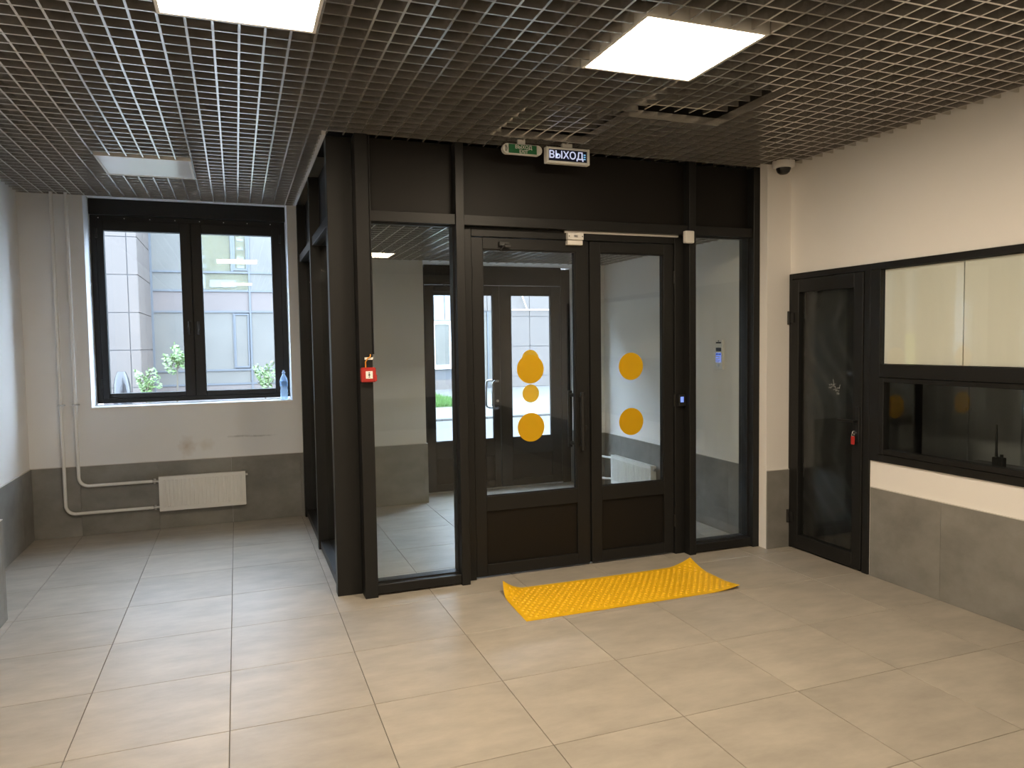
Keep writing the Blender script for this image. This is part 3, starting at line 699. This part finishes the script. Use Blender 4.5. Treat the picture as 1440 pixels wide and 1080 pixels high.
# intercom on the vestibule wall
ic = empty('intercom_panel', (VX1, 5.12, 1.345), 'narrow white intercom panel with blue lit keypad on the vestibule wall', 'intercom')
box('body', (VX1-0.022, VX1, 5.065, 5.172, 1.345, 1.590), M['white_metal'], ic, bev=0.003)
box('display', (VX1-0.0232, VX1-0.022, 5.083, 5.153, 1.494, 1.524), M['display'], ic)
box('keypad', (VX1-0.0232, VX1-0.022, 5.083, 5.153, 1.405, 1.482), M['blue_lit'], ic)
for a in range(3):
    for b in range(4): box('key', (VX1-0.0252, VX1-0.0232, 5.089+a*0.021, 5.104+a*0.021, 1.409+b*0.0185, 1.421+b*0.0185), M['sign_white'] if b < 3 else M['display'], ic)
MB().disc((VX1-0.0235, 5.118, 1.380), 0.013, 'x', 0.0015, 20).build('key_reader', M['steel'], ic)
box('name_strip', (VX1-0.0226, VX1-0.022, 5.083, 5.153, 1.560, 1.571), M['display'], ic)
MB().disc((VX1-0.0235, 5.118, 1.580), 0.006, 'x', 0.0015, 14).build('camera_eye', M['black_metal'], ic)

# ---------------------------------------------------------------- bottle on the window sill
def bottle():
    c = (0.402, 7.185, WZ0)
    t = empty('water_bottle', c, 'clear blue plastic water bottle standing on the window sill', 'bottle')
    prof = [(0.030, 0), (0.035, 0.006), (0.035, 0.03), (0.032, 0.04), (0.035, 0.05), (0.032, 0.065), (0.035, 0.08), (0.031, 0.10), (0.031, 0.115), (0.035, 0.125), (0.035, 0.175), (0.030, 0.20), (0.016, 0.228), (0.0125, 0.236), (0.0125, 0.245)]
    MB().lathe(c, prof, 24).build('body', M['pet'], t, smooth=True)
    MB().lathe((c[0], c[1], c[2]+0.130), [(0.0354, 0), (0.0354, 0.042)], 24).build('wrapper', M['blue_wrap'], t, smooth=True)
    MB().lathe((c[0], c[1], c[2]+0.2455), [(0.016, 0), (0.016, 0.010), (0.010, 0.014), (0.009, 0.028)], 18).build('cap', M['blue_cap'], t, smooth=True)
def pet():
    m = glass('clear_blue_plastic', (0.80, 0.90, 0.98), 0.08); nt = m.node_tree; N = nt.nodes; L = nt.links
    t = N.new('ShaderNodeBsdfTranslucent'); t.inputs[0].default_value = (0.62, 0.78, 0.95, 1)
    d = N.new('ShaderNodeBsdfDiffuse'); d.inputs[0].default_value = (0.62, 0.78, 0.95, 1)
    a = N.new('ShaderNodeAddShader'); L.new(t.outputs[0], a.inputs[0]); L.new(d.outputs[0], a.inputs[1])
    out = [n for n in N if n.type == 'OUTPUT_MATERIAL'][0]; old = out.inputs[0].links[0].from_socket
    mx = N.new('ShaderNodeMixShader'); mx.inputs[0].default_value = 0.16; L.new(old, mx.inputs[1]); L.new(a.outputs[0], mx.inputs[2]); L.new(mx.outputs[0], out.inputs[0])
    return m
M['pet'] = pet()
M['blue_wrap'] = pm('blue_wrapper', (0.20, 0.38, 0.65), 0.4); M['blue_cap'] = pm('pale_blue_cap', (0.40, 0.58, 0.85), 0.4)
bottle()

# ---------------------------------------------------------------- tactile mat
def mat_z(u, v):
    """u 0..1 along x, v 0..1 along y: flat with curling corners"""
    z = 0.0
    for cu, cv, h, r in ((0, 1, 0.068, 0.17), (1, 1, 0.058, 0.20), (1, 0, 0.022, 0.22)):
        d = math.hypot((u-cu)*1.46, (v-cv)*0.56)
        if d < r: z += h*(1-d/r)**1.7
    return 0.004+z+0.0015*math.sin(11*u+2)*v
def mat_p(u, v):
    x = 1.497+u*(1.462)-0.0*v + (0.03*v*(1-u)) + 0.01*math.sin(3.1*v)*(u-0.5)
    y = 3.842+v*0.545 - 0.008*u + 0.006*math.sin(9*u)*v
    z = mat_z(u, v)
    cl = max(0, z-0.006)
    return Vector((x + cl*0.25*(1 if u < 0.5 else -1)*(1 if v > .5 else 0), y-cl*0.25*(1 if v > 0.5 else -1), z))
tm = empty('tactile_mat', (2.22, 4.1, 0), 'yellow studded tactile mat with curled corners in front of the double door', 'mat')
m = MB(); bm = m.bm; nu, nv = 72, 30; gu = []; gl_ = []
for a in range(nu+1):
    gu.append([bm.verts.new(mat_p(a/nu, b/nv)) for b in range(nv+1)])
    gl_.append([bm.verts.new(mat_p(a/nu, b/nv)-Vector((0, 0, 0.0032))) for b in range(nv+1)])
for a in range(nu):
    for b in range(nv):
        bm.faces.new((gu[a][b], gu[a+1][b], gu[a+1][b+1], gu[a][b+1])); bm.faces.new((gl_[a][b], gl_[a][b+1], gl_[a+1][b+1], gl_[a+1][b]))
for a in range(nu):
    bm.faces.new((gu[a][0], gl_[a][0], gl_[a+1][0], gu[a+1][0])); bm.faces.new((gu[a][nv], gu[a+1][nv], gl_[a+1][nv], gl_[a][nv]))
for b in range(nv):
    bm.faces.new((gu[0][b], gu[0][b+1], gl_[0][b+1], gl_[0][b])); bm.faces.new((gu[nu][b], gl_[nu][b], gl_[nu][b+1], gu[nu][b+1]))
m.build('sheet', M['mat'], tm, smooth=True)
m = MB(); bm = m.bm
NU, NV = 33, 9
for a in range(NU):
    for b in range(NV):
        for (ou, ov) in ((0.25, 0.25), (0.75, 0.75)):
            u, v = (a+ou)/NU, (b+ov)/NV
            if not (0.012 < u < 0.988 and 0.03 < v < 0.97): continue
            p = mat_p(u, v); du = (mat_p(u+0.004, v)-p).normalized(); dv = (mat_p(u, v+0.008)-p).normalized(); n = du.cross(dv).normalized()
            r0 = [bm.verts.new(p+(du*math.cos(k*math.pi/3)+dv*math.sin(k*math.pi/3))*0.0135-n*0.0008) for k in range(6)]
            r1 = [bm.verts.new(p+(du*math.cos(k*math.pi/3)+dv*math.sin(k*math.pi/3))*0.0062+n*0.0068) for k in range(6)]
            for k in range(6): bm.faces.new((r0[k], r0[(k+1) % 6], r1[(k+1) % 6], r1[k]))
            bm.faces.new(r1)
m.build('studs', M['mat'], tm, kind='stuff')

# ---------------------------------------------------------------- outdoors
box('road', (-40, 40, 7.95, 15.0, -0.25, -0.03), M['asphalt'], kind='structure', label='pale asphalt road outside the street doors', cat='road')
box('step', (0.2, 4.4, 7.72, 8.9, -0.25, -0.012), M['paving'], kind='structure', label='paved landing outside the street doors', cat='pavement')
box('pavement', (-40, 40, 15.16, 40, -0.25, 0.0), M['paving'], kind='structure', label='pale pavement along the far side of the road', cat='pavement')
for k in range(14):
    x0 = -3+k*1.0
    box('kerb_stone', (x0+0.004, x0+0.996, 15.0, 15.155, -0.25, 0.012), M['kerb'], bev=0.006, label='grey concrete kerb stone along the road', cat='kerb', group='kerb stones')
box('lawn_bed', (3.2, 5.75, 18.0, 24.9, 0.0005, 0.02), M['soil'], kind='structure', label='strip of lawn soil before the white building', cat='ground')
m = MB(); bm = m.bm; rg = random.Random(5)
for k in range(9000):
    x, y = rg.uniform(3.2, 5.75), 18+6.9*rg.random()**1.6; h = rg.uniform(0.05, 0.13); a = rg.uniform(0, math.pi); lx, ly = rg.uniform(-.04, .04), rg.uniform(-.04, .04)
    d = Vector((math.cos(a), math.sin(a), 0))*0.008
    p = Vector((x, y, 0.02)); bm.faces.new([bm.verts.new(q) for q in (p-d, p+d, p+Vector((lx, ly, h)))])
m.build('grass', M['grass'], kind='stuff', label='bright green lawn grass beyond the road', cat='grass')

def panels(parent, plane, a0, a1, z0, z1, wd, ht, v, mat, aoff=0.0, zoff=0.0, skip=None, gap=0.02, th=0.03, sgn=-1):
    cache = {}
    i = math.floor((a0-aoff)/wd)
    while aoff+i*wd < a1-1e-6:
        s0, s1 = max(a0, aoff+i*wd), min(a1, aoff+(i+1)*wd); j = math.floor((z0-zoff)/ht)
        while zoff+j*ht < z1-1e-6:
            t0, t1 = max(z0, zoff+j*ht), min(z1, zoff+(j+1)*ht)
            if s1-s0 > 0.06 and t1-t0 > 0.06 and not (skip and s1 > skip[0]+0.01 and s0 < skip[1]-0.01 and t1 > skip[2]+0.01 and t0 < skip[3]-0.01):
                k = (round(s1-s0, 3), round(t1-t0, 3))
                if k not in cache:
                    L, H = k[0]/2-gap/2, k[1]-gap
                    lo, hi = (-th, 0) if sgn < 0 else (0, th)
                    cache[k] = MB().box(*((-L, L, lo, hi, 0, H) if plane == 'y' else (lo, hi, -L, L, 0, H))).mesh('cladding_panel', (0, 0, 0), mat)
                c = (s0+s1)/2
                link('cladding_panel', cache[k], (c, v, t0+gap/2) if plane == 'y' else (v, c, t0+gap/2), parent)
            j += 1
        i += 1
# panel-clad wing
b1 = box('office_wing', (-30, -2.43, 22.03, 32, 0, 10), M['joint'], label='pinkish grey panel-clad building wing across the street', cat='building')
panels(b1, 'y', -8.8, -2.40, 0.0, 8.6, 0.62, 1.0, 22.03, M['clad'], aoff=-2.65, zoff=-0.45)
panels(b1, 'y', -29.7, -8.85, 0.0, 8.6, 2.4, 2.0, 22.03, M['clad'], aoff=-8.85, zoff=-0.45)
panels(b1, 'x', 22.0, 25.0, 0.0, 8.6, 1.5, 1.0, -2.43, M['clad'], aoff=22.0, zoff=-0.45, sgn=1)
box('pale_reflection_strip', (-18.35, -17.3, 21.8, 21.99, 0, 8.6), M['clad_white'], b1)  # unseen pale strip, added for a bright reflection in the service window
# curtain wall
b2 = box('office_block', (-2.395, 5.45, 25.06, 34, 0, 10), M['joint'], label='glazed office block with grey-blue aluminium bars', cat='building')
zs = [0.43, 0.87, 2.71, 3.36, 3.94, 5.9, 6.55, 8.2]; xs = [-2.37, 0.447, 3.26, 5.42]
for a in range(3):
    for b in range(len(zs)-1):
        x0, x1, z0, z1 = xs[a]+0.03, xs[a+1]-0.03, zs[b]+0.03, zs[b+1]-0.03
        if a == 0 and b in (3, 4): continue
        mt = M['spandrel'] if b in (2, 5) else (M['office_warm'] if (b in (3, 4) and a == 0) else M['office_glass'])
        if b in (1, 4):
            box('pane', (x0, x1-0.50, 25.02, 25.05, z0, z1), mt, b2)
            q = MB(); ring(q, x1-0.47, x1-0.02, 24.98, 25.05, z0+0.03, z1-0.03, 0.05, 0.05, 0.05, 0.05); s = q.build('casement', M['alu'], b2)
            box('pane', (x1-0.42, x1-0.07, 25.01, 25.03, z0+0.08, z1-0.08), mt, s)
            box('bar', (x1-0.50, x1-0.47, 24.99, 25.05, z0, z1), M['alu'], b2)
        else:
            box('pane', (x0, x1, 25.02, 25.05, z0, z1), mt, b2)
for b, z0, z1 in ((3, 3.39, 3.91), (4, 3.97, 5.87)):
    box('pane', (-2.34, -1.36, 25.02, 25.05, z0, z1), M['office_glass'], b2)
    box('bar', (-1.36, -1.30, 24.98, 25.055, z0, z1), M['alu'], b2)
    xe = 0.417 if b == 3 else -0.09
    box('room_wall', (-1.30, 0.417, 25.045, 25.055, z0, z1), M['office_warm'], b2)
    box('pane', (-1.30, xe, 24.99, 25.0, z0, z1), M['office_clear'], b2)
for z in (4.12, 4.40, 4.69, 4.97, 5.26):
    box('louvre', (-1.22, -0.80-(z-4.12)*0.12, 25.015, 25.04, z-0.05, z+0.05), M['sign_pale'], b2)
    box('louvre', (0.10, 0.30, 25.015, 25.04, z-0.04, z+0.04), M['sign_pale'], b2)
box('casement_bar', (-0.09, -0.02, 24.97, 25.04, 3.97, 5.87), M['alu'], b2)
q = MB(); ring(q, -0.02, 0.415, 24.98, 25.03, 4.0, 5.84, 0.06, 0.06, 0.06, 0.06); s = q.build('casement', M['alu'], b2)
box('pane', (0.04, 0.355, 24.99, 25.0, 4.06, 5.78), M['office_clear'], s)
box('radiator_panel', (-0.72, 0.05, 25.01, 25.04, 3.47, 3.70), M['sign_pale'], b2)
box('shelf', (-1.05, -0.85, 25.01, 25.04, 3.42, 3.86), M['sign_pale'], b2)
for x in xs: box('bar', (x-0.03, x+0.03, 24.97, 25.055, 0.0, 8.23), M['alu'], b2)
for z in zs:
    for a in range(3): box('bar', (xs[a]+0.031, xs[a+1]-0.031, 24.98, 25.055, z-0.03, z+0.03), M['alu'], b2)
box('plinth', (-2.37, 5.42, 25.0, 25.055, 0, 0.39), M['clad_lilac'], b2)
# white part with a window
b3 = box('white_building', (5.46, 7.74, 25.06, 34, 0, 10), M['joint'], label='white panelled building with a white framed window beyond the lawn', cat='building')
panels(b3, 'y', 5.46, 7.74, 0.36, 8.6, 0.92, 1.35, 25.06, M['clad_white'], aoff=6.84, zoff=2.42, skip=(5.62, 7.08, 0.80, 2.40))
box('plinth', (5.46, 7.74, 25.01, 25.06, 0, 0.34), M['clad_lilac'], b3)
wn_ = MB(); ring(wn_, 5.62, 7.08, 24.97, 25.06, 0.72, 2.40, 0.10, 0.10, 0.14, 0.12); wn_.box(6.32, 6.46, 24.97, 25.06, 0.86, 2.28)
s = wn_.build('window_frame', M['sign_white'], b3)
for x0, x1 in ((5.72, 6.32), (6.46, 6.98)): box('pane', (x0, x1, 25.0, 25.03, 0.86, 2.28), M['office_glass'], s)
for x0, x1 in ((5.46, 5.62), (7.08, 7.74)): box('cladding_panel', (x0+0.01, x1-0.01, 25.03, 25.06, 1.09, 2.41), M['clad_white'], b3)
# lilac part
b4 = box('lilac_building', (7.75, 18, 25.06, 34, 0, 10), M['joint'], label='lilac grey panelled building opposite the street doors', cat='building')
panels(b4, 'y', 9.05, 17.9, 0.0, 8.6, 1.22, 1.08, 25.06, M['clad_lilac'], aoff=10.03, zoff=0.39)
panels(b4, 'y', 7.76, 9.05, 2.75, 8.6, 0.65, 1.08, 25.06, M['clad_lilac'], aoff=7.76, zoff=0.39)
for x0, x1 in ((7.80, 8.38), (8.44, 9.02)): box('pane', (x0, x1, 25.02, 25.05, 0.1, 2.68), M['office_glass'], b4)
for x in (7.77, 8.41, 9.03): box('bar', (x-0.025, x+0.025, 24.98, 25.055, 0.0, 2.72), M['alu'], b4)
q = MB(); q.tube([(9.3, 24.9, 2.78), (11.2, 24.9, 2.78)], 0.02, 6); q.tube([(9.9, 24.9, 2.78), (9.6, 24.95, 3.6)], 0.02, 6)
q.build('conduit', M['sign_white'], b4)
# yellow door far along the wing (seen only mirrored in the service window)
box('yellow_board', (-17.2, -16.3, 21.55, 21.70, 0.0, 1.75), M['sign_yellow'], label='yellow board standing before the panel-clad wing', cat='board')

def shrub(x, y, zc, rx, rz, stem, label, n=420):
    t = empty('shrub', (x, y, 0), label, 'shrub', 'shrubs across the street')
    m = MB(); m.tube([(x+0.02, y, 0.0), (x-0.02, y, zc*0.5), (x, y, zc)], 0.014, 6, rs=[0.02, 0.016, 0.008])
    for k in range(5):
        a = k*1.26; m.tube([(x, y, zc-rz*0.7), (x+rx*0.7*math.cos(a), y+rx*0.7*math.sin(a), zc+rz*0.3*math.sin(k*2.3))], 0.006, 5)
    m.build('stem', M['bark'], t)
    m = MB(); bm = m.bm; rg = random.Random(int(x*100)+n)
    for k in range(n):
        while True:
            p = Vector((rg.uniform(-1, 1), rg.uniform(-1, 1), rg.uniform(-1, 1)))
            if 0.25 < p.length < 1.0: break
        p *= 0.8+0.35*math.sin(5*p.x+3*p.z+x*7)
        c = Vector((x+p.x*rx, y+p.y*rx, zc+p.z*rz)); d = Vector((rg.gauss(0, 1), rg.gauss(0, 1), rg.gauss(0, .6))).normalized(); e = d.orthogonal().normalized()
        s = rg.uniform(0.022, 0.042)
        bm.faces.new([bm.verts.new(q) for q in (c-d*s, c+e*s*0.55, c+d*s, c-e*s*0.55)])
    m.build('foliage', M['leaf'], t)
shrub(-1.36, 13.0, 1.02, 0.20, 0.28, 0, 'low light green shrub beside the black wrapped post')
shrub(-0.90, 13.0, 1.42, 0.21, 0.24, 0, 'taller light green sapling with a round crown')
shrub(0.44, 13.0, 1.08, 0.24, 0.30, 0, 'light green shrub behind the water bottle')
m = MB(); bm = m.bm; n = 18; rings = []
for iz in range(15):
    z = 1.27*iz/14; rr_ = 0.125*(0.9+0.1*math.sin(z*9))*(1 if iz < 13 else (0.85 if iz == 13 else 0.45))
    rings.append([bm.verts.new((-1.51+(rr_+0.008*math.sin(7*k+5*z))*math.cos(2*math.pi*k/n), 11.5+(rr_+0.008*math.sin(5*k-9*z))*math.sin(2*math.pi*k/n), z)) for k in range(n)])
for iz in range(14):
    for k in range(n): bm.faces.new((rings[iz][k], rings[iz][(k+1) % n], rings[iz+1][(k+1) % n], rings[iz+1][k]))
bm.faces.new(rings[0][::-1]); bm.faces.new(rings[-1])
m.build('wrapped_post', M['bag'], smooth=True, label='post wrapped in shiny black plastic outside the window', cat='post')
